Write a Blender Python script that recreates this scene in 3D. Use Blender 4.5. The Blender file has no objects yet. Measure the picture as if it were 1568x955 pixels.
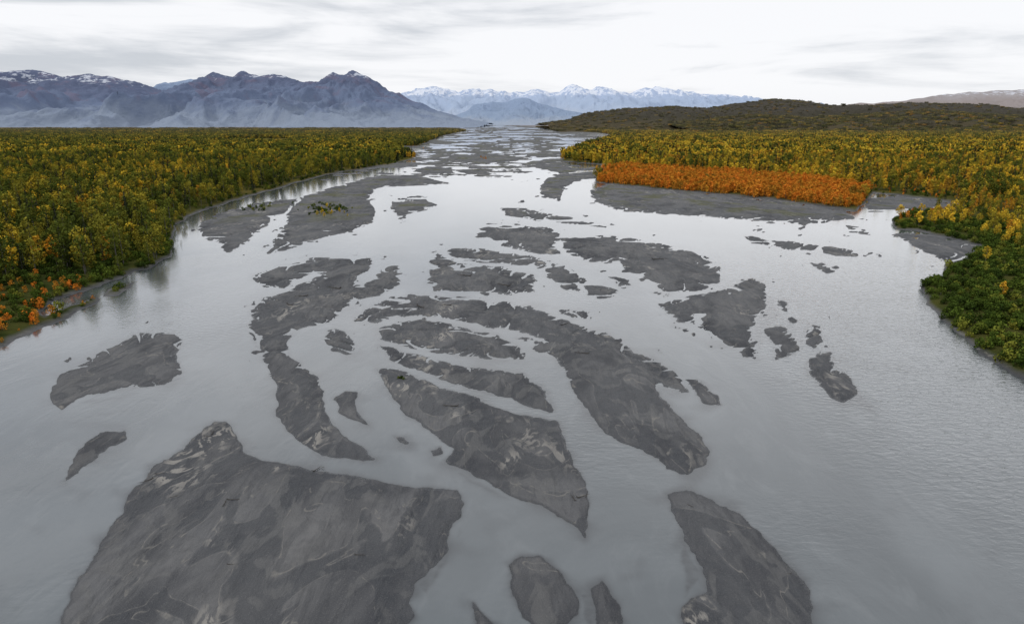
import bpy, math, numpy as np
from mathutils import Vector
rng=np.random.default_rng(7)
S=bpy.context.scene
F=1045.0; H=60.0; HOR=188.0
TH=math.atan((477.5-HOR)/F); c,s=math.cos(TH),math.sin(TH)
# ---------- survey <-> ground plane ----------
def P(px,py):
    px=np.asarray(px,float); py=np.asarray(py,float)
    up=(477.5-py)/F; t=H/(s-up*c)
    return (px-784)/F*t,(c+up*s)*t
def Q(X,Y):
    zc=Y*c+H*s
    return 784+F*X/zc, 477.5-F*(Y*s-H*c)/zc
# ---------- noise ----------
_p=np.random.default_rng(3).permutation(256); _p=np.concatenate([_p,_p])
_g=np.stack([np.cos(np.arange(256)*2.399),np.sin(np.arange(256)*2.399)],1)
def perl(x,y):
    xi=np.floor(x).astype(np.int64); yi=np.floor(y).astype(np.int64)
    xf=x-xi; yf=y-yi; xi&=255; yi&=255
    def g(a,b,dx,dy):
        k=_p[_p[a&255]+(b&255)]; return _g[k,0]*dx+_g[k,1]*dy
    u=xf*xf*xf*(xf*(xf*6-15)+10); v=yf*yf*yf*(yf*(yf*6-15)+10)
    a=g(xi,yi,xf,yf); b=g(xi+1,yi,xf-1,yf); d=g(xi,yi+1,xf,yf-1); e=g(xi+1,yi+1,xf-1,yf-1)
    return (a+(b-a)*u+(d-a)*v+(a-b-d+e)*u*v)*1.5
def fbm(x,y,o=4,r=0.5):
    t=0;a=1;n=0
    for i in range(o):
        t=t+a*perl(x*2**i+17.3*i,y*2**i-9.1*i); n+=a; a*=r
    return t/n
def ridged(x,y,o=4):
    t=0;a=1;n=0
    for i in range(o):
        t=t+a*(1-2*np.abs(perl(x*2**i+5.7*i,y*2**i+3.3*i))); n+=a; a*=0.5
    return t/n
# ---------- bank & bar outlines ----------
LAND=[
[(-4000,2600),(-900,1010),(-200,630),(0,532),(60,505),(100,488),(155,462),(150,455),(110,467),(70,484),(62,480),(80,462),(150,441),(180,427),(225,411),(262,392),(266,345),(300,325),(350,310),(420,290),(500,268),(560,258),(600,252),(632,243),(628,234),(600,230),(590,224),(640,224),(655,217),(680,207),(712,201),(690,198),(715,194.5),(740,191),(740,100),(-9000,100)],
[(745,191),(800,193),(870,200),(930,205),(942,209),(905,221),(862,236),(860,246),(885,250),(935,253),(915,265),(913,280),(1000,289),(1100,298),(1200,308),(1310,324),(1335,296),(1400,302),(1470,312),(1466,322),(1400,320),(1365,335),(1372,352),(1420,356),(1508,378),(1480,395),(1447,404),(1443,422),(1410,440),(1420,465),(1450,495),(1500,540),(1568,582),(1750,690),(2400,1000),(5500,2600),(9000,100),(745,100)],
[(160,454),(170,443),(190,435),(206,432),(200,440),(180,450)],
]
BARS=[
[(60,1060),(88,955),(118,890),(160,830),(185,785),(200,755),(235,718),(270,690),(300,665),(325,645),(345,645),(360,665),(375,690),(405,705),(450,714),(490,720),(540,726),(590,738),(640,747),(700,750),(712,768),(708,790),(690,815),(690,840),(665,868),(640,890),(628,920),(635,940),(610,980),(560,1060),(500,1200),(0,1200)],
[(76,590),(85,580),(120,560),(165,535),(200,515),(235,509),(270,510),(278,522),(270,540),(280,560),(278,575),(262,585),(215,592),(170,598),(120,612),(92,628),(82,618)],
[(98,738),(100,722),(115,700),(135,676),(165,660),(190,658),(192,668),(170,685),(140,705),(115,725)],
[(390,425),(420,410),(480,398),(540,393),(572,395),(565,415),(540,432),(555,437),(575,425),(590,405),(603,403),(612,430),(600,445),(560,455),(540,460),(520,478),(490,495),(460,502),(440,520),(445,545),(480,575),(497,600),(500,630),(520,660),(555,685),(577,703),(540,704),(490,698),(450,672),(425,635),(425,600),(410,560),(395,530),(380,505),(382,480),(400,460),(440,448),(475,430),(500,418),(480,417),(450,428),(435,440),(405,440)],
[(498,520),(505,506),(520,505),(540,520),(546,535),(530,542),(508,535)],
[(512,612),(530,600),(548,602),(548,625),(565,650),(545,645),(525,630)],
[(540,490),(560,475),(600,458),(630,451),(700,456),(760,462),(810,470),(850,485),(890,500),(930,512),(965,535),(1010,555),(1040,575),(1052,598),(1030,600),(1008,592),(1015,610),(1040,640),(1075,670),(1090,690),(1080,712),(1050,724),(1020,718),(1010,700),(970,685),(930,665),(905,635),(880,610),(870,580),(850,550),(835,540),(815,535),(830,520),(790,505),(740,497),(690,487),(640,482),(600,485),(570,494)],
[(600,496),(640,490),(670,492),(700,502),(760,515),(790,530),(800,548),(770,550),(720,545),(680,540),(620,530),(585,520),(580,505)],
[(578,530),(620,538),(670,551),(730,563),(800,574),(830,595),(850,630),(820,626),(780,610),(730,598),(690,586),(640,569),(600,551)],
[(573,565),(600,563),(640,578),(680,596),(740,614),(800,636),(850,643),(868,670),(880,700),(890,735),(900,770),(893,820),(870,800),(830,775),(780,760),(740,735),(680,705),(690,690),(660,660),(630,640),(610,620),(595,595)],
[(782,865),(800,852),(825,852),(855,875),(885,905),(890,940),(870,955),(830,965),(800,945),(782,900)],
[(908,900),(925,888),(938,903),(953,950),(945,1000),(915,1000),(915,950)],
[(1022,755),(1050,752),(1090,765),(1130,785),(1170,825),(1210,865),(1240,905),(1240,960),(1230,1060),(1050,1060),(1045,930),(1060,915),(1085,905),(1075,870),(1055,835),(1035,800)],
[(722,925),(740,940),(760,965),(770,1010),(730,1010)],
[(730,350),(745,342),(800,345),(850,350),(860,365),(848,378),(865,388),(855,392),(820,388),(770,375),(735,362)],
[(862,364),(920,360),(980,368),(1030,378),(1080,395),(1103,412),(1100,430),(1070,442),(1020,450),(1010,435),(985,420),(955,415),(950,400),(910,400),(880,392),(865,380)],
[(690,378),(740,382),(800,392),(845,400),(850,407),(800,404),(740,403),(700,396),(685,388)],
[(660,398),(670,388),(700,404),(760,410),(815,420),(820,445),(780,450),(720,446),(670,445),(655,430),(662,412)],
[(835,408),(870,408),(885,425),(888,445),(865,440),(840,425)],
[(895,440),(925,437),(948,445),(935,456),(900,452)],
[(930,424),(955,428),(972,438),(950,437)],
[(1010,467),(1050,455),(1100,445),(1150,427),(1170,437),(1175,465),(1155,490),(1150,515),(1155,550),(1140,548),(1100,520),(1070,500),(1080,480),(1062,478),(1063,495),(1045,492),(1025,480)],
[(1172,505),(1195,500),(1215,510),(1222,535),(1205,545),(1187,552),(1185,530)],
[(1195,458),(1206,462),(1208,478),(1200,472)],
[(1235,510),(1245,498),(1258,500),(1262,525),(1248,534),(1235,525)],
[(1240,555),(1255,540),(1275,538),(1280,565),(1302,570),(1312,605),(1290,620),(1265,605),(1245,580)],
[(1242,404),(1265,406),(1278,414),(1265,418)],
[(765,318),(800,318),(840,328),(880,335),(935,348),(900,346),(850,342),(810,336),(775,328)],
[(905,290),(930,282),(1000,286),(1100,295),(1200,305),(1290,318),(1310,335),(1260,342),(1180,340),(1100,333),(1020,328),(950,322),(915,310),(905,300)],
[(825,290),(840,272),(880,265),(930,262),(915,272),(880,278),(865,290),(855,308),(830,302)],
[(303,345),(340,325),(400,310),(430,306),(455,304),(440,325),(415,333),(410,345),(380,370),(350,388),(340,380),(345,368),(320,368),(310,360)],
[(460,303),(500,288),(560,275),(585,278),(565,300),(575,325),(570,340),(540,355),(490,365),(440,380),(410,388),(420,372),(432,350),(445,325)],
[(500,291),(560,272),(630,268),(690,281),(640,285),(590,286),(540,296)],
[(600,306),(630,300),(655,302),(668,315),(640,325),(612,330),(598,320)],
[(635,262),(655,255),(690,258),(695,265),(650,266)],
[(700,262),(740,260),(745,265),(715,267)],
[(670,245),(700,238),(760,236),(800,242),(790,247),(740,250),(700,248)],
[(810,255),(850,252),(880,258),(920,258),(850,262)],
[(1140,362),(1200,368),(1280,380),(1335,392),(1300,393),(1220,382),(1150,370)],
[(1295,346),(1320,350),(1330,358),(1300,356)],
[(1370,360),(1430,357),(1500,375),(1485,392),(1445,400),(1420,385),(1385,370)],
[(1320,305),(1380,300),(1440,308),(1468,318),(1400,322),(1330,325)],
[(855,478),(890,475),(905,485),(880,487)],
[(1042,572),(1075,585),(1100,605),(1108,620),(1080,618),(1060,598)],
[(610,668),(622,672),(625,680),(612,677)],[(656,690),(672,684),(674,694),(660,697)],
]
# barely emerged or drowned shoals: thin streaks and dark shallow zones
SHOAL=[[(105,652),(150,638),(195,630),(200,626),(160,630),(120,643)],
[(120,618),(170,606),(215,600),(180,612),(140,622)],
[(280,545),(284,560),(282,575),(276,582),(274,560)],
[(1305,585),(1330,615),(1345,632),(1320,628),(1300,618)],
[(890,905),(920,890),(945,915),(955,960),(900,960)],
[(1040,800),(1060,850),(1078,880),(1050,915),(1045,870)],
[(636,895),(655,872),(700,830),(708,812),(690,860),(655,910)],
[(680,708),(740,740),(780,765),(760,762),(700,730)],
[(1150,490),(1172,470),(1190,462),(1200,480),(1180,500),(1160,540)],
[(700,560),(760,575),(830,585),(850,612),(860,640),(820,600),(740,580)]]
def sd_poly(px,py,poly,clipv=60.0,bounded=True):
    a=np.array(poly,float); out=np.full(px.shape,-clipv)
    if bounded:
        m=(px>a[:,0].min()-clipv)&(px<a[:,0].max()+clipv)&(py>a[:,1].min()-clipv)&(py<a[:,1].max()+clipv)
        if not m.any(): return out
        x=px[m];y=py[m]
    else: m=slice(None);x=px;y=py
    d2=np.full(x.shape,1e12); ins=np.zeros(x.shape,bool)
    b=np.roll(a,-1,0)
    for (x0,y0),(x1,y1) in zip(a,b):
        ex,ey=x1-x0,y1-y0; L=ex*ex+ey*ey+1e-9
        t=np.clip(((x-x0)*ex+(y-y0)*ey)/L,0,1)
        d2=np.minimum(d2,(x-x0-t*ex)**2+(y-y0-t*ey)**2)
        if y0!=y1:
            cnd=((y0>y)!=(y1>y))&(x<(x1-x0)*(y-y0)/(y1-y0)+x0); ins^=cnd
    sdv=np.sqrt(d2); sdv[~ins]*=-1
    out[m]=np.maximum(sdv,-clipv); return out
def sstep(x,a,b):
    t=np.clip((x-a)/(b-a),0,1); return t*t*(3-2*t)
def terrain(px,py):
    X,Y=P(px,py); u=X/Y; v=np.log(Y)
    k=np.clip((py-HOR)/250,0.01,1.2); kx=np.sqrt(k)
    wx=px+7*kx*fbm(u*20+3,v*20,4,.5)+5*kx*perl(u*7,v*7+9)
    wy=py+6*np.minimum(k,.9)*fbm(u*20+40,v*20+11,4,.5)
    sl=np.full(px.shape,-60.0)
    for i,p in enumerate(LAND): sl=np.maximum(sl,sd_poly(wx,wy,p,60.0,i>1))
    sb=np.full(px.shape,-60.0)
    for p in BARS: sb=np.maximum(sb,sd_poly(wx,wy,p,50.0))
    nearf=sstep(py,430,600)
    sb=sb+(.8*k)*(1-nearf)+(5.0-2.4*nearf)*k*fbm(u*46+8,v*32+2,5,.55)
    vein=np.abs(perl(u*16+31+1.2*perl(u*9,v*9),v*11+5))
    vein2=np.abs(perl(u*38+3+1.2*perl(u*19,v*19),v*20+15))
    vm=sstep(py,265,300)*(1-sstep(py,540,620))
    sb=np.where(sb>0,sb-vm*(11*np.clip(k*1.3,.3,1))*(1-sstep(vein,0,.11))-vm*5*k*(1-sstep(vein2,0,.09)),sb)
    sat=fbm(u*34+77,v*20+13,4,.6)
    sb=np.where((sb<0)&(sb>-16*kx),np.maximum(sb,(sat-.36)*30*k-30*(1-vm)),sb)
    far=1-sstep(py,250,300)
    nb=.6*fbm(u*15+4,v*12+1,4,.6)+.55*fbm(u*34+14,v*30+7,4,.6)+.05
    sb=np.maximum(sb,np.where(far>0,(nb*50*np.clip(k*4,.1,1)) -30*(1-far),-60))
    m=Y/F
    sbm=sb*m; slm=sl*m
    nz=fbm(X/14,Y/14,3)
    und=fbm(X/22+3,Y/40,4,.55); und2=1-2*np.abs(perl(X/9+.6*perl(X/16,Y/20)*3,Y/22))
    out=-np.minimum(-sbm*0.30*np.exp(3.2*fbm(u*12+7,v*12,2)),1.6)
    ss=np.full(px.shape,-60.0)
    for p in SHOAL: ss=np.maximum(ss,sd_poly(wx,wy,p,30.0))
    shz=-.04-1.6*(1-sstep(ss,-26,6))+.09*fbm(u*40,v*60+5,4,.6)
    out=np.where(ss>-26,np.maximum(out,shz),out)
    hb=np.where(sbm>0,.60*(1-np.exp(-sbm/1.8))+(.12*nz+.36*und+.12*und2)*np.clip(sbm/3,0,1),out)
    hl=np.where(slm>0,2.0*(1-np.exp(-slm/3))+.5*nz*np.clip(slm/10,0,1),-np.minimum(-slm*.22,1.6))
    return X,Y,np.maximum(hb,hl),sl,sb
# ---------- node helpers ----------
class NT:
    def __init__(self,nt): self.nt=nt; nt.nodes.clear()
    def n(self,t,ins=None,**kw):
        nd=self.nt.nodes.new(t)
        for k,v in kw.items(): setattr(nd,k,v)
        if ins:
            for k,v in ins.items():
                sk=nd.inputs[k]
                if isinstance(v,bpy.types.NodeSocket): self.nt.links.new(v,sk)
                else: sk.default_value=v
        return nd
    def math(self,op,a,b=0.0,cl=False): return self.n('ShaderNodeMath',{0:a,1:b},operation=op,use_clamp=cl).outputs[0]
    def noise(self,vec,scale,detail=4,rough=.55,dist=0.0):
        return self.n('ShaderNodeTexNoise',{'Vector':vec,'Scale':scale,'Detail':detail,'Roughness':rough,'Distortion':dist}).outputs['Fac']
    def rng(self,v,a,b,lo=0.0,hi=1.0):
        return self.n('ShaderNodeMapRange',{'Value':v,'From Min':a,'From Max':b,'To Min':lo,'To Max':hi},interpolation_type='SMOOTHSTEP').outputs[0]
    def mix(self,f,a,b,bt='MIX'):
        nd=self.n('ShaderNodeMix',data_type='RGBA',blend_type=bt)
        for i,v in ((0,f),(6,a),(7,b)):
            if isinstance(v,bpy.types.NodeSocket): self.nt.links.new(v,nd.inputs[i])
            else: nd.inputs[i].default_value=(v if i==0 else (*v,1) if len(v)==3 else v)
        return nd.outputs[2]
    def mapv(self,vec,sc): return self.n('ShaderNodeMapping',{'Vector':vec,'Scale':sc}).outputs[0]
    def attr(self,name): return self.n('ShaderNodeAttribute',attribute_name=name).outputs['Fac']
def mat(name):
    m=bpy.data.materials.new(name); m.use_nodes=True; t=NT(m.node_tree)
    t.out=t.n('ShaderNodeOutputMaterial'); return m,t
def mesh_obj(name,V,Fc,mats,attrs=None,smooth=True,coll=None):
    me=bpy.data.meshes.new(name); V=np.asarray(V,np.float32); Fc=np.asarray(Fc,np.int32)
    me.vertices.add(len(V)); me.vertices.foreach_set('co',V.ravel())
    k=Fc.shape[1]; me.loops.add(Fc.size); me.loops.foreach_set('vertex_index',Fc.ravel())
    me.polygons.add(len(Fc)); me.polygons.foreach_set('loop_start',np.arange(0,Fc.size,k,dtype=np.int32))
    me.update(calc_edges=True)
    if smooth: me.polygons.foreach_set('use_smooth',np.ones(len(Fc),bool))
    for a,v in (attrs or {}).items():
        at=me.attributes.new(a,'FLOAT','POINT'); at.data.foreach_set('value',np.asarray(v,np.float32).ravel())
    for m in mats: me.materials.append(m)
    ob=bpy.data.objects.new(name,me); (coll or S.collection).objects.link(ob); return ob
# ---------- materials ----------
gm,t=mat('ground_material')
pos=t.n('ShaderNodeNewGeometry').outputs['Position']
h=t.attr('h'); land=t.attr('land')
flow=t.mapv(pos,(1,.5,1))
n1=t.noise(flow,.045,5,.55,1.4); n2=t.noise(pos,.5,6,.65,.4); n3=t.noise(flow,.035,4,.5,2.0); n4=t.noise(pos,7,3,.7); n5=t.noise(flow,.07,3,.42,2.2); n6=t.noise(flow,.16,4,.5,1.5); n7=t.noise(t.mapv(pos,(1,.16,1)),.55,4,.55,1.0)
sand=t.mix(t.rng(n1,.36,.64),(.048,.051,.058),(.120,.122,.127))
sand=t.mix(t.rng(h,.45,.95,0,.65),sand,(.155,.154,.154))
sand=t.mix(t.rng(n5,.50,.53,0,.62),sand,(.044,.048,.055))
sand=t.mix(t.rng(n6,.54,.60,0,.45),sand,(.135,.135,.134))
sand=t.mix(t.rng(n7,.50,.62,0,.30),sand,(.045,.048,.054))
sand=t.mix(t.rng(n2,.40,.68,0,.35),sand,(.078,.079,.083))
sand=t.mix(t.rng(n4,.50,.75,0,.40),sand,(.22,.215,.205))
line=t.math('SUBTRACT',1.0,t.rng(t.math('ABSOLUTE',t.math('SUBTRACT',n5,.495)),.0,.010),True)
sand=t.mix(t.math('MULTIPLY',line,t.rng(n2,.42,.6,0,.55)),sand,(.23,.22,.20))
silt=t.math('MULTIPLY',t.rng(n3,.56,.66),t.rng(t.noise(flow,.22,5,.55,3.0),.50,.58))
sand=t.mix(t.math('MULTIPLY',silt,.7),sand,(.30,.285,.26))
wet=t.rng(h,.15,.02)
sand=t.mix(t.math('MULTIPLY',wet,.7),sand,(.028,.031,.036))
grs=t.math('MULTIPLY',t.rng(h,.42,.62),t.math('MULTIPLY',t.rng(t.noise(pos,.03,4,.6),.50,.60),t.rng(t.n('ShaderNodeSeparateXYZ',{0:pos}).outputs[1],380,480)))
sand=t.mix(t.math('MULTIPLY',grs,.75),sand,(.075,.078,.035))
f1=t.noise(pos,.006,7,.62); f2=t.noise(pos,.05,6,.7); f3=t.noise(t.mapv(pos,(.3,1,1)),.004,4,.6)
forest=t.mix(t.rng(f2,.35,.65),(.030,.040,.012),(.15,.12,.035))
forest=t.mix(t.rng(f1,.5,.68,0,.7),forest,(.21,.145,.045))
forest=t.mix(t.rng(f3,.55,.68,0,.6),forest,(.07,.08,.032))
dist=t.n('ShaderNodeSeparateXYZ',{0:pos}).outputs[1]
forest=t.mix(t.rng(dist,3500,11000,0,.92),forest,(.235,.225,.235))  # far ground fades to a haze colour, painted in by distance
near=t.rng(dist,350,900)
forest=t.mix(t.math('MULTIPLY',t.math('SUBTRACT',1.0,near),.7),forest,(.030,.042,.012))
forest=t.mix(t.rng(h,.8,.2,0,.7),forest,(.085,.08,.07))
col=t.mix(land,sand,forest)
bh=t.math('ADD',t.math('MULTIPLY',n1,2.4),t.math('ADD',t.math('MULTIPLY',n2,.5),t.math('MULTIPLY',n4,.06)))
bh=t.math('ADD',bh,t.math('ADD',t.math('MULTIPLY',n6,1.0),t.math('MULTIPLY',n7,.3)))
bump=t.n('ShaderNodeBump',{'Height':bh,'Strength':1.0,'Distance':.9}).outputs[0]
ro=t.math('ADD',t.math('MULTIPLY',t.math('SUBTRACT',1.0,wet),.35),t.rng(n5,.5,.535,.5,.25))
sp_=t.math('ADD',.12,t.math('MULTIPLY',wet,.2))
b=t.n('ShaderNodeBsdfPrincipled',{'Base Color':col,'Roughness':ro,'Normal':bump,'Specular IOR Level':t.math('MULTIPLY',sp_,t.math('SUBTRACT',1.0,land))})
t.nt.links.new(b.outputs[0],t.out.inputs[0])
wm,t=mat('river_water_material')
pos=t.n('ShaderNodeNewGeometry').outputs['Position']; dep=t.attr('depth')
wsep=t.n('ShaderNodeSeparateXYZ',{0:pos}); wy_=wsep.outputs[1]
shal=t.math('POWER',2.718,t.math('MULTIPLY',dep,-8.0))
w1=t.noise(t.mapv(pos,(1,.45,1)),.02,5,.55,1.8)
w2=t.noise(t.mapv(pos,(1,.35,1)),.07,5,.6,2.5)
milky=t.mix(t.rng(w1,.33,.67),(.076,.089,.098),(.118,.134,.145))
milky=t.mix(t.rng(w2,.50,.70,0,.35),milky,(.150,.166,.177))
col=t.mix(t.math('MULTIPLY',shal,.85),milky,(.030,.034,.039))
rp=t.noise(t.mapv(pos,(.45,.8,1)),1.1,3,.55,.4); rp2=t.noise(t.mapv(pos,(1,.4,1)),.22,4,.55,1.5)
rm=t.rng(t.noise(pos,.012,2,.5),.50,.64,.03,.45)
rs=t.math('MULTIPLY',t.rng(t.math('ADD',wsep.outputs[0],t.math('MULTIPLY',t.noise(pos,.02,3),40.0)),72,105),.8)
rm=t.math('MULTIPLY',t.math('MAXIMUM',rm,rs),t.rng(wy_,150,420,1,.10))
bh=t.math('ADD',t.math('MULTIPLY',t.math('MULTIPLY',rp,rm),.95),t.math('MULTIPLY',rp2,t.rng(wy_,150,500,.16,.05)))
bump=t.n('ShaderNodeBump',{'Height':bh,'Strength':.5,'Distance':.6}).outputs[0]
b=t.n('ShaderNodeBsdfPrincipled',{'Base Color':col,'Roughness':.14,'IOR':1.33,'Normal':bump,'Coat Weight':1.0,'Coat IOR':1.46,'Coat Roughness':.10,'Coat Normal':bump})
t.nt.links.new(b.outputs[0],t.out.inputs[0])
# ---------- terrain + river ----------
rows=np.concatenate([np.arange(1500,1060,-20),np.arange(1060,300,-1.5),np.arange(300,200,-.7),np.arange(200,190,-.4),HOR+2/1.25**np.arange(0,14)])
cols=np.concatenate([np.linspace(-3200,-380,24),np.arange(-350,1920,2.0),np.linspace(1950,4800,24)])
PX,PY=np.meshgrid(cols,rows); sh=PX.shape
X,Y,Z,SL,SB=[a.reshape(sh) for a in terrain(PX.ravel(),PY.ravel())]
nr,nc=sh; idx=np.arange(nr*nc).reshape(sh)
quads=np.stack([idx[:-1,:-1],idx[:-1,1:],idx[1:,1:],idx[1:,:-1]],-1).reshape(-1,4)
V=np.stack([X,Y,Z],-1).reshape(-1,3)
landm=sstep(SL*Y/F,-.2,1.5).ravel()
mesh_obj('ground',V,quads,[gm],{'h':Z,'land':landm})
zq=Z.ravel()[quads].min(1)<0.0
used,inv=np.unique(quads[zq],return_inverse=True)
Vw=V[used].copy(); Vw[:,2]=0
mesh_obj('river_water',Vw,inv.reshape(-1,4),[wm],{'depth':np.maximum(-Z.ravel()[used],0)})
# ---------- mountains ----------
def zfor(py,y):
    q=(477.5-py)/F; return H+y*(q*c-s)/(c+q*s)
def mountain(name,prof,D,W,m,seed,gs=1400.,rough=40.,back=.7,nx=620,ny=190,gul=.62,pw=1.3,jag=1.0):
    pr=np.array(prof,float)
    px=np.linspace(pr[0,0],pr[-1,0],nx); x=(px-784)/F*D*c
    tt=np.concatenate([np.linspace(-1.6,0,int(ny*.75)),np.linspace(0,back,ny-int(ny*.75)+1)[1:]])
    Xg,T=np.meshgrid(x,tt); Yg=D+T*W
    crest=np.interp(px,pr[:,0],zfor(pr[:,1],D))[None,:]
    crest=np.maximum(crest+rough*jag*(ridged(Xg/(gs*.35)+seed,Xg*0+seed,4)-.45)*np.clip(crest/300,0,1),0)
    wob=fbm(Xg/gs/1.5+seed,Yg/gs/1.5,3)*gs*.6
    g=ridged((Xg+wob)/gs+seed*3.1,(Yg+.5*wob)/gs*.5+seed,6)
    g2=ridged((Xg+wob)/gs*2.7+seed*1.1,(Yg)/gs*.9+seed,4)
    at=np.abs(T)
    sh_=np.clip(1-at*(1-gul*g),0,1)**pw*sstep(1.6-at,0,.7)
    Zg=crest*sh_*(1+.15*(g2-.3)*np.clip(at*5,0,1))+rough*1.1*fbm(Xg/(gs*.2)+seed,Yg/(gs*.2),5,.6)*np.clip(sh_*4,0,1)*(np.clip(at*4,.08,1)) -8*(sh_<.01)
    nr,nc=Xg.shape; idx=np.arange(nr*nc).reshape(nr,nc)
    qd=np.stack([idx[:-1,:-1],idx[:-1,1:],idx[1:,1:],idx[1:,:-1]],-1).reshape(-1,4)
    mesh_obj(name,np.stack([Xg,Yg,Zg],-1).reshape(-1,3),qd,[m],{'gully':g*.5+g2*.5})
    return Xg,Yg,Zg
def mount_mat(name,low,mid,high,z1,z2,snow,zs,patch=None,sc=.0016,sth=.5,gk=.5):
    m,t=mat(name); pos=t.n('ShaderNodeNewGeometry').outputs['Position']
    z=t.n('ShaderNodeSeparateXYZ',{0:pos}).outputs[2]
    n=t.noise(pos,sc,8,.65,.6); n2=t.noise(t.mapv(pos,(1,.4,1)),sc*5,6,.7); g=t.attr('gully')
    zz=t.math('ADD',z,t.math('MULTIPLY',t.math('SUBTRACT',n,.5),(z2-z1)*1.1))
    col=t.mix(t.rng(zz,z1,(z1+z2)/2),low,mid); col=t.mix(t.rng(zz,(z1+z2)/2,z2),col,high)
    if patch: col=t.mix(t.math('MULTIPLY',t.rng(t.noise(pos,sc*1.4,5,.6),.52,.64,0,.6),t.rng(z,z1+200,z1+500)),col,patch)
    col=t.mix(t.math('MULTIPLY',t.rng(g,.55,-.1,0,gk),t.rng(z,z1,z1+(z2-z1)*.4)),col,tuple(v*.6 for v in mid))  # gullies darkened in the colour, standing in for weak shading
    if snow:
        sn=t.math('MULTIPLY',t.rng(t.math('ADD',z,t.math('MULTIPLY',t.math('SUBTRACT',n2,.5),zs*.9)),zs,zs*1.12),t.rng(n2,sth,sth+.07))
        col=t.mix(t.math('MULTIPLY',sn,snow),col,(.70,.74,.82))
    bp=t.n('ShaderNodeBump',{'Height':n2,'Strength':.7,'Distance':55.0}).outputs[0]
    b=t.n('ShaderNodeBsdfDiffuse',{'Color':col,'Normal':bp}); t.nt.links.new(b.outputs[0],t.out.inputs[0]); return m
mmA=mount_mat('mountain_rock_hazed',(.245,.290,.370),(.150,.190,.285),(.115,.138,.215),60,850,.7,930,(.165,.145,.205),sth=.52,gk=.48)  # bluish air haze painted into the rock colours, palest at the foot
mmB=mount_mat('mountain_far_rock_hazed',(.42,.48,.58),(.37,.45,.59),(.38,.46,.62),100,1300,.85,1050,sc=.0009,sth=.45,gk=.35)  # rock colours carry a painted veil of distant haze
mmC=mount_mat('foothill_far_hazed',(.33,.38,.46),(.26,.33,.45),(.25,.32,.45),50,500,0,900)  # distance haze put straight into these blue-grey tones
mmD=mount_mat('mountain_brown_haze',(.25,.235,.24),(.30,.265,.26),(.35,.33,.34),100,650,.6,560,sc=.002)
mmE=mount_mat('hill_forest',(.095,.080,.050),(.070,.065,.050),(.078,.072,.062),20,190,0,900,(.13,.095,.055),sc=.005)
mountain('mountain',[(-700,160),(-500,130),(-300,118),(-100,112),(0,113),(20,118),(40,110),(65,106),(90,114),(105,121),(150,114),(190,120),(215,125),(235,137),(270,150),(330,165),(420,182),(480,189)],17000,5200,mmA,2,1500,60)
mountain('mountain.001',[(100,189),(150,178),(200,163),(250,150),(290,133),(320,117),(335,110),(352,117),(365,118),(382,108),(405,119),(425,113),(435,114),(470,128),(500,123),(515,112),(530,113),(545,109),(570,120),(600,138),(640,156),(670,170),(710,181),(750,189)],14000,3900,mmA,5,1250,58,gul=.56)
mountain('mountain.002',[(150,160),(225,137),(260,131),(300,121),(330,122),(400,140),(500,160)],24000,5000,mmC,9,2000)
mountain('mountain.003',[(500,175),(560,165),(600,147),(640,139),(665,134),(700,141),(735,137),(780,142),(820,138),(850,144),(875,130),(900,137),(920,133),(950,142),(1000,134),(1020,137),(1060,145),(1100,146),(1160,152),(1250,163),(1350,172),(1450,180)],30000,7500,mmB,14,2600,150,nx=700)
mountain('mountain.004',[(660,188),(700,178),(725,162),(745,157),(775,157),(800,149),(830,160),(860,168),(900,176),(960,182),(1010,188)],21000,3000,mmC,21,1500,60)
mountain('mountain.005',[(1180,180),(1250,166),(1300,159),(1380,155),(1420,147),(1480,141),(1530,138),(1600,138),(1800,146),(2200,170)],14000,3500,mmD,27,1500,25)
hillA=mountain('hill',[(830,189),(870,184),(900,173),(960,166),(1030,163),(1080,166),(1130,158),(1180,152),(1215,153),(1260,160),(1300,163),(1380,158),(1450,160),(1520,166),(1600,172),(1800,168),(2200,160)],7600,2000,mmE,31,700,16,pw=1.2,jag=.4,gul=.8)
hillB=mountain('hill.001',[(1020,190),(1080,184),(1150,176),(1240,181),(1330,175),(1420,169),(1500,175),(1600,180),(1900,182)],5200,900,mmE,37,400,8,pw=1.1,jag=.4)
# ---------- foliage ----------
def leaf_mat(name,stops,nscale=.012):
    m,t=mat(name); oi=t.n('ShaderNodeObjectInfo')
    nz=t.noise(oi.outputs['Location'],nscale,3,.6)
    f=t.math('ADD',t.math('MULTIPLY',oi.outputs['Random'],.75),t.math('MULTIPLY',t.math('SUBTRACT',nz,.38),1.1),True)
    cr=t.n('ShaderNodeValToRGB',{0:f}); e=cr.color_ramp.elements
    for i,(p,cc) in enumerate(stops):
        el=e[i] if i<2 else e.new(p)
        el.position=p; el.color=(*cc,1)
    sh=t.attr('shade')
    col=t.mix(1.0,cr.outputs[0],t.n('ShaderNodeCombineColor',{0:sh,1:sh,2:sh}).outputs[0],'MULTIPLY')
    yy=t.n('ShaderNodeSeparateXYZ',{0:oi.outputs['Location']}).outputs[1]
    col=t.mix(t.rng(yy,600,7000,0,.70),col,(.19,.168,.125))  # aerial haze painted into the leaf colour, stronger with distance
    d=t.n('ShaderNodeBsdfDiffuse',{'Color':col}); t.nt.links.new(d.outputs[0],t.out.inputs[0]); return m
bark,t=mat('bark'); nn=t.noise(t.n('ShaderNodeNewGeometry').outputs['Position'],3,4)
t.nt.links.new(t.n('ShaderNodeBsdfDiffuse',{'Color':t.mix(nn,(.05,.045,.04),(.18,.17,.16))}).outputs[0],t.out.inputs[0])
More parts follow.
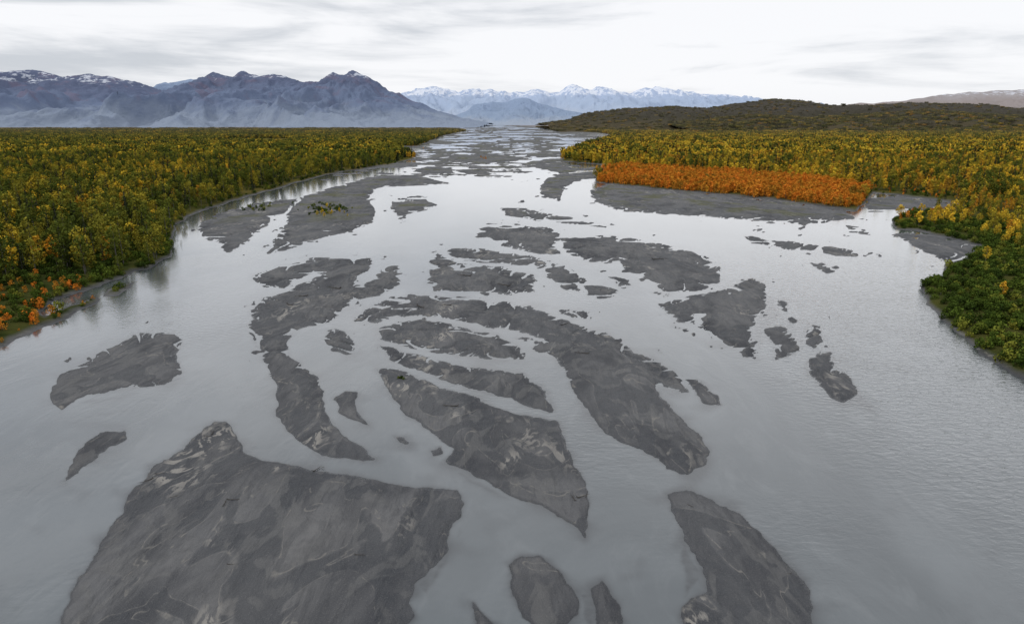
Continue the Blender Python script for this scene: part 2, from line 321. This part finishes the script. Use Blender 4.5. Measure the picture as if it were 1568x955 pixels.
LM={
'cottonwood':leaf_mat('cottonwood_leaf',[(0,(.042,.065,.014)),(1,(.42,.33,.038)),(.5,(.130,.150,.025))]),
'birch':leaf_mat('birch_leaf',[(0,(.26,.22,.032)),(1,(.84,.55,.050)),(.5,(.58,.42,.042))]),
'aspen':leaf_mat('aspen_leaf',[(0,(.38,.22,.035)),(1,(.74,.34,.040)),(.6,(.66,.38,.040))]),
'spruce':leaf_mat('spruce_needle',[(0,(.018,.028,.014)),(1,(.048,.060,.026))]),
'willow':leaf_mat('willow_leaf',[(0,(.26,.17,.03)),(1,(.74,.40,.05)),(.35,(.60,.26,.032)),(.7,(.74,.24,.032))],.03),
'alder':leaf_mat('alder_leaf',[(0,(.026,.046,.011)),(1,(.26,.25,.04)),(.7,(.085,.125,.020))],.03),
}
def quads_at(C,size,r,flat=0.0):
    n=len(C); a=r.normal(size=(n,3)); a[:,2]*=(1-flat); a/=np.linalg.norm(a,axis=1)[:,None]+1e-9
    b_=np.cross(a,r.normal(size=(n,3))); b_/=np.linalg.norm(b_,axis=1)[:,None]+1e-9
    sz=(size*r.uniform(.6,1.3,n))[:,None]; a=a*sz; b_=b_*sz*.75
    return np.stack([C-a,C-b_,C+a,C+b_],1).reshape(-1,3)
def tube(p0,p1,r0,r1,k=5):
    p0=np.array(p0,float);p1=np.array(p1,float); d=p1-p0; d/=np.linalg.norm(d)
    a=np.cross(d,[.3,1,.2]); a/=np.linalg.norm(a); b_=np.cross(d,a); A=np.arange(k)*2*math.pi/k
    ring=np.cos(A)[:,None]*a+np.sin(A)[:,None]*b_
    v=np.concatenate([p0+ring*r0,p1+ring*r1]); f=[[i,(i+1)%k,k+(i+1)%k,k+i] for i in range(k)]
    return v,np.array(f)
def tree_geo(kind,r,det,off=(0,0)):
    tubes=[]
    if kind=='spruce':
        h=r.uniform(14,20); R=r.uniform(1.9,2.6); C=[]
        n=int(230*det); z=h*(1-r.uniform(0,1,n)**.6*.93); z=np.floor(z/.8)*.8+r.normal(0,.12,n)
        rad=R*(1-z/h)*np.sqrt(r.uniform(.15,1,n))+.1; A=r.uniform(0,6.28,n)
        C=np.stack([rad*np.cos(A),rad*np.sin(A),z-rad*.25],1); V_=quads_at(C,.5/det**.5,r,.6)
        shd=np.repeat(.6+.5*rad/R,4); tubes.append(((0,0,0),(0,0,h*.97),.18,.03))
    else:
        P_={'cottonwood':(12,18,4.4,.22,12),'birch':(11,16,3.5,.24,11),'aspen':(10,14,3.1,.18,10),'willow':(4.5,6.5,1.9,.06,8),'alder':(2.4,3.8,2.2,.02,8)}[kind]
        h=r.uniform(P_[0],P_[1]); R=P_[2]*r.uniform(.75,1.25); b0=P_[3]*h; nc=P_[4]; C=[];shd=[]
        for i in range(nc):
            tz=(i+r.uniform(.2,.8))/nc; zz=b0+(h-b0)*(tz*.86+.03)
            prof=math.sin(math.pi*min(1,max(.15,tz*.64+.24)))**.7
            A=r.uniform(0,6.28); rr=R*prof*r.uniform(.35,.75) if i<nc-1 else R*.1
            cx,cy=rr*math.cos(A),rr*math.sin(A); cr=R*r.uniform(.36,.56)*(.5+.5*prof)
            n=max(3,int(32*det)); d=r.normal(size=(n,3)); d/=np.linalg.norm(d,axis=1)[:,None]
            d*= (r.uniform(.35,1,n)**.4)[:,None]*cr; d[:,2]*=1.0
            C.append(np.array([cx,cy,zz])+d)
            base=r.uniform(.6,1.2); shd.append(base*(.86+.24*(d[:,2]/cr)+r.uniform(-.12,.12,n)))  # random leaf tone, with clump undersides darkened as painted shade
            if kind not in('willow','alder') and i%2==0: tubes.append(((0,0,zz-.15*h),(cx,cy,zz),.07,.02))
            if kind in('willow','alder') and i%2==0: tubes.append(((0,0,0),(cx,cy,zz),.06,.02))
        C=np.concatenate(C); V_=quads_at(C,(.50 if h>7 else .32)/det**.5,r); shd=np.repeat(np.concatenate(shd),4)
        if kind not in('willow','alder'): tubes.append(((0,0,0),(r.uniform(-.3,.3),r.uniform(-.3,.3),h*.88),.22,.04))
    o=np.array([off[0],off[1],0.0]); V_=V_+o
    tubes=[(tuple(np.array(a)+o),tuple(np.array(b_)+o),x,y) for a,b_,x,y in tubes]
    return V_,shd,tubes
def build_tree(name,kind,coll,loc,trees,det,seed):
    r=np.random.default_rng(seed); Vs=[];Ss=[];Fs=[];Mi=[];n=0
    for off in trees:
        v,sd_,tb=tree_geo(kind,r,det,off)
        Vs.append(v);Ss.append(sd_);k=len(v)//4;Fs.append(np.arange(len(v)).reshape(-1,4)+n);Mi+= [0]*k;n+=len(v)
        if det>.3:
            for a in tb:
                tv,tf=tube(*a); Vs.append(tv);Ss.append(np.ones(len(tv)));Fs.append(tf+n);Mi+=[1]*len(tf);n+=len(tv)
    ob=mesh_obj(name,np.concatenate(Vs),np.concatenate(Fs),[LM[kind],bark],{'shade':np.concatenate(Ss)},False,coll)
    ob.data.polygons.foreach_set('material_index',np.array(Mi,np.int32)); ob.location=loc
    return ob
def gz(x,y):
    px,py=Q(np.array([float(x)]),np.array([float(y)])); return float(terrain(px,py)[2][0])
COL={}; names={'cottonwood':'cottonwood_tree','birch':'birch_tree','aspen':'aspen_tree','spruce':'spruce_tree','willow':'willow_shrub','alder':'alder_shrub'}
sp=0
for kind in LM:
    cn=bpy.data.collections.new(names[kind]+'_kinds'); S.collection.children.link(cn); COL[kind]=cn
    for v in range(4):
        x,y=(-260-13*sp,430+9*v+7*sp) if kind!='willow' else (160+8*v,655)
        build_tree(names[kind],kind,cn,(x,y,gz(x,y)-.2),[(0,0)],1.0,100+sp*10+v)
    if kind in('willow','alder'): sp+=1; continue
    cf=bpy.data.collections.new(names[kind]+'_groves'); S.collection.children.link(cf); COL[kind+'_far']=cf
    for v in range(3):
        r=np.random.default_rng(500+sp*10+v); tr=[(r.uniform(-6,6),r.uniform(-6,6)) for _ in range(3)]
        x,y=(-1500-40*sp,2300+50*v); build_tree(names[kind].replace('_tree','_grove'),kind,cf,(x,y,2),tr,.14,700+sp*10+v)
    cp=bpy.data.collections.new(names[kind]+'_stands'); S.collection.children.link(cp); COL[kind+'_patch']=cp
    for v in range(3):
        r=np.random.default_rng(900+sp*10+v); tr=[(r.uniform(-20,20),r.uniform(-20,20)) for _ in range(18)]
        x,y=(-3500-60*sp,5200+80*v); build_tree(names[kind].replace('_tree','_stand'),kind,cp,(x,y,2),tr,.05,1100+sp*10+v)
    sp+=1
def scatter(name,coll,pts,scl,nvar):
    if len(pts)==0: return
    me=bpy.data.meshes.new(name); me.vertices.add(len(pts)); me.vertices.foreach_set('co',np.asarray(pts,np.float32).ravel())
    for a,v in (('rz',rng.uniform(0,6.28,len(pts))),('sc',scl)):
        at=me.attributes.new(a,'FLOAT','POINT'); at.data.foreach_set('value',np.asarray(v,np.float32))
    at=me.attributes.new('vi','INT','POINT'); at.data.foreach_set('value',rng.integers(0,nvar,len(pts)).astype(np.int32))
    ob=bpy.data.objects.new(name,me); S.collection.objects.link(ob)
    g=bpy.data.node_groups.new(name+'_scatter','GeometryNodeTree')
    g.interface.new_socket('Geometry',in_out='INPUT',socket_type='NodeSocketGeometry'); g.interface.new_socket('Geometry',in_out='OUTPUT',socket_type='NodeSocketGeometry')
    N=g.nodes; L=g.links
    gi=N.new('NodeGroupInput'); go=N.new('NodeGroupOutput'); ip=N.new('GeometryNodeInstanceOnPoints'); ci=N.new('GeometryNodeCollectionInfo')
    ci.inputs['Collection'].default_value=coll; ci.inputs['Separate Children'].default_value=True; ci.inputs['Reset Children'].default_value=True
    def na(nm,ty):
        n=N.new('GeometryNodeInputNamedAttribute'); n.data_type=ty; n.inputs[0].default_value=nm
        return [o for o in n.outputs if o.enabled and o.name=='Attribute'][0]
    cx=N.new('ShaderNodeCombineXYZ'); L.new(na('rz','FLOAT'),cx.inputs[2])
    L.new(gi.outputs[0],ip.inputs['Points']); L.new(ci.outputs[0],ip.inputs['Instance']); ip.inputs['Pick Instance'].default_value=True
    L.new(na('vi','INT'),ip.inputs['Instance Index']); L.new(cx.outputs[0],ip.inputs['Rotation']); L.new(na('sc','FLOAT'),ip.inputs['Scale'])
    L.new(ip.outputs[0],go.inputs[0])
    md=ob.modifiers.new('scatter','NODES'); md.node_group=g
WIL=[(925,264),(950,258),(1050,263),(1200,276),(1332,292),(1310,323),(1200,308),(1000,289),(914,280)]
def sample(d0,d1,dens):
    A=(d1*d1-d0*d0)*.95; n=int(A*dens)
    y=np.sqrt(rng.uniform(d0*d0,d1*d1,n)); x=rng.uniform(-.95,.95,n)*y
    px,py=Q(x,y); m=(px>-220)&(px<1790); x,y,px,py=x[m],y[m],px[m],py[m]
    _,_,z,sl,_=terrain(px,py); m=(sl*y/F>.7); return [a[m] for a in (x,y,px,py,z,sl)]
bag={}
def put(k,x,y,z,sc):
    bag.setdefault(k,[]).append((np.stack([x,y,z],-1),sc))
def spit(px,py): return (px<165)&(py>.46*(0-px)+522)&(py>440)
for zone,(d0,d1,dens) in {'':(120,1100,1/34),'_far':(1100,3600,1/120),'_patch':(3600,9500,1/1300)}.items():
    x,y,px,py,z,sl=sample(d0,d1,dens); n=len(x); r=rng.uniform(size=n)
    pn=fbm(x/150,y/300,4,.6); pn2=fbm(x/70+50,y/70,3)
    right=x>0
    wil=sd_poly(px+4*pn2*10,py+3*pn2,WIL)>0 if zone=='' else np.zeros(n,bool)
    bog=(px>340)&(px<445)&(py>213)&(py<221)
    edge=sl*y/F<9
    nearR=right&(px>1360)&(y<520)
    clear=nearR&(y<400)&((pn2>-.1)|((y<300)&(r>.06)))
    open_=(pn2>.34)
    k=np.full(n,'cottonwood',dtype=object)
    pb=np.where(right,.42,.27)+.75*pn; pa=np.where(right,.17+.8*np.maximum(-pn-.05,0),.03); ps=np.where(y>900,.16,.11)+.45*np.maximum(pn2,0)+.04*(~right)
    r2=rng.uniform(size=n)
    k[r2<pb+pa+ps]='birch'; k[r2<pa+ps]='aspen'; k[r2<ps]='spruce'
    k[(sl*y/F<22)&(~right)&(k=='birch')&(r<.6)]='cottonwood'
    if zone=='':
        nl=(px<185)&(py>428)&(sl*y/F<16)
        shrub=(clear|open_|(edge&(r>.5)))&~wil
        orange=(nl&(r<.45))|(right&(y>400)&(rng.uniform(size=n)<.15))
        shrub=shrub|nl
        k[shrub]='alder'; k[shrub&orange]='willow'; k[wil]='willow'
        k[nearR&~shrub&(k=='spruce')]='birch'
        keep=(rng.uniform(size=n)<.88)|shrub|wil
    elif zone=='_patch': keep=(rng.uniform(size=n)<np.where(right,1,1-sstep(y,4500,7200)))&(pn2<.4)
    else: keep=~bog&(rng.uniform(size=n)<np.where(pn2>.4,.3,1))
    zz=z-.2
    sc=rng.uniform(.45,1.15,n)
    if zone=='':
        sc=np.where(wil,rng.uniform(.9,1.75,n)*(1+.45*pn2),sc); sc=np.where((k=='willow')&~wil,rng.uniform(.45,.8,n),sc)
        sc=np.where(nearR&(k!='alder')&(k!='willow'),sc*.7,sc); sc=np.where(spit(px,py),rng.uniform(.2,.5,n),sc)
    for kk in names:
        m=keep&(k==kk)
        key=kk+(zone if kk not in('willow','alder') else '')
        if m.any(): put(key,x[m],y[m],zz[m],sc[m])
    if zone=='':
        xw,yw,pw_,qw,zw,_=sample(500,800,1/24); m=sd_poly(pw_,qw,WIL)>1; put('willow',xw[m],yw[m],zw[m]-.3,rng.uniform(.8,1.5,int(m.sum())))
x,y,px,py,z,sl=sample(100,420,1/16)
ow=(px<175)&(py>435)&(sl*y/F<14)&(rng.uniform(size=len(x))<.35); ss_=np.where(spit(px,py),.45,1.0)
put('alder',x[~ow],y[~ow],z[~ow]-.3,rng.uniform(.45,1.1,int((~ow).sum()))*ss_[~ow]); put('willow',x[ow],y[ow],z[ow]-.3,rng.uniform(.35,.7,int(ow.sum()))*ss_[ow])
for cx_,cy_,n_,kd in ((500,322,60,'alder'),(510,326,14,'birch'),(400,318,25,'alder'),(738,243,10,'willow'),(620,221,60,'willow'),(612,583,5,'alder')):
    qx=cx_+rng.normal(0,16 if n_>12 else 4,n_); qy=cy_+rng.normal(0,4 if n_>12 else 1.5,n_)
    X_,Y_,z_,_,_=terrain(qx,qy); m=z_>.1; put(kd,X_[m],Y_[m],z_[m]-.1,(rng.uniform(.18,.34,n_) if kd=='birch' else rng.uniform(.3,.7,n_))[m]*(.35 if n_==5 else 1))
for hx,hy,hz in (hillA,hillB):
    m=(hz.ravel()>4)
    hx,hy,hz=hx.ravel()[m],hy.ravel()[m],hz.ravel()[m]
    i=rng.integers(0,len(hx),11000); jx=rng.normal(0,15,len(i)); r=rng.uniform(size=len(i))+.45*fbm(hx[i]/400,hy[i]/600,3)
    for kk,a,b_ in (('spruce_patch',-1,.34),('cottonwood_patch',.34,.70),('birch_patch',.70,.76),('aspen_patch',.76,.84)):
        q=i[(r>=a)&(r<b_)]; put(kk,hx[q]+jx[:len(q)],hy[q],hz[q]-3,rng.uniform(.55,.95,len(q)))
for k,l in bag.items():
    pts=np.concatenate([a for a,_ in l]); sc=np.concatenate([b_ for _,b_ in l])
    base=k.split('_')[0]; suf={'':'_forest','far':'_distant_forest','patch':'_horizon_forest'}[k.split('_')[1] if '_' in k else '']
    if base in('willow','alder'): suf='_thicket'
    scatter(base+suf,COL[k],pts,sc,len(COL[k].objects)); print(k,len(pts))
# ---------- driftwood ----------
dm,t=mat('driftwood'); nn=t.noise(t.n('ShaderNodeTexCoord').outputs['Object'],4,5)
t.nt.links.new(t.n('ShaderNodeBsdfPrincipled',{'Base Color':t.mix(nn,(.012,.011,.010),(.075,.065,.055)),'Roughness':.85}).outputs[0],t.out.inputs[0])
DW=[(233,735,2.6),(350,770,2.2),(346,774,1.8),(325,668,2.2),(480,722,2.5),(262,765,1.2),(700,626,3.5),(885,765,2.6),(880,770,2),(350,870,1.6),(545,855,1.6),(322,671,1.5),(440,468,5),(470,455,5),(520,445,6),(580,573,3.5),(780,440,6),(720,425,6),(240,728,1.8),(900,545,4),(860,500,4),(1000,400,7),(690,470,4),(640,470,5),(1060,780,1.2),(1210,880,1.2)]
for i,(px,py,L_) in enumerate(DW):
    L_*=.9
    r=np.random.default_rng(i); X_,Y_,z_,_,_=terrain(np.array([float(px)]),np.array([float(py)]))
    if z_[0]<.03: continue
    Vs=[];Fs=[];n=0
    def add(a,b_,r0,r1):
        global n,Vs,Fs
        v,f=tube(a,b_,r0,r1,7); Vs.append(v);Fs.append(f+n);n+=len(v)
    R0=L_*.038; p=np.array([0,0,R0]); ang=0
    for j in range(4):
        ang+=r.uniform(-.2,.2); q=p+np.array([math.cos(ang),math.sin(ang),0.03])*L_/4
        add(p,q,R0*(1-j*.2),R0*(.8-j*.2)); p=q
    for j in range(6): a=r.uniform(0,6.28); add((0,0,R0),(-.12*L_,math.cos(a)*.13*L_,R0+abs(math.sin(a))*.15*L_),R0*.5,R0*.12)
    for j in range(5):
        b0=r.uniform(.3,.9)*L_; sgn=r.choice([-1,1]); add((b0,0,R0),(b0+.12*L_,sgn*.18*L_,R0+r.uniform(0,.16)*L_),R0*.35,R0*.1)
    ob=mesh_obj('driftwood_log',np.concatenate(Vs),np.concatenate(Fs),[dm],None,True)
    ob.location=(X_[0],Y_[0],max(z_[0],0)-.02); ob.rotation_euler=(0,0,r.uniform(0,6.28))
# ---------- sky ----------
w=bpy.data.worlds.new('World'); S.world=w; w.use_nodes=True; t=NT(w.node_tree)
out=t.n('ShaderNodeOutputWorld')
sky=t.n('ShaderNodeTexSky',sky_type='NISHITA',sun_disc=False,sun_elevation=math.radians(42),sun_rotation=math.radians(-110))
g=t.n('ShaderNodeTexCoord').outputs['Generated']; sx=t.n('ShaderNodeSeparateXYZ',{0:g})
c1=t.noise(t.mapv(g,(1.6,1.6,13)),1.6,6,.55,.5); c2=t.noise(t.mapv(g,(1,1,8)),5,6,.6,.4)
side=t.rng(sx.outputs[0],-.6,.25,0,1)
v=t.math('ADD',t.math('MULTIPLY',c1,.75),t.math('MULTIPLY',c2,.25))
v=t.math('ADD',v,t.math('MULTIPLY',side,.12))
cl=t.mix(t.rng(v,.40,.61),(6.2,6.5,7.0),(9.8,9.85,10.1))
cl=t.mix(t.rng(sx.outputs[2],.055,0,0,.6),cl,(9.0,9.1,9.5))
colr=t.mix(.95,sky.outputs[0],cl)
bg=t.n('ShaderNodeBackground',{'Color':colr,'Strength':.1}); t.nt.links.new(bg.outputs[0],out.inputs[0])
ld=bpy.data.lights.new('sun','SUN'); ld.energy=1.2; ld.angle=math.radians(14); ld.color=(1,.96,.9)
lo=bpy.data.objects.new('sun',ld); S.collection.objects.link(lo); lo.rotation_euler=(math.radians(48),0,math.radians(-70))
# ---------- camera ----------
cd=bpy.data.cameras.new('camera'); cd.lens=F*36/1568; cd.sensor_width=36; cd.clip_start=1; cd.clip_end=120000
co=bpy.data.objects.new('camera',cd); S.collection.objects.link(co); co.location=(0,0,H); co.rotation_euler=(math.pi/2-TH,0,0); S.camera=co
S.view_settings.view_transform='Standard'; S.view_settings.look='None'; S.view_settings.exposure=0
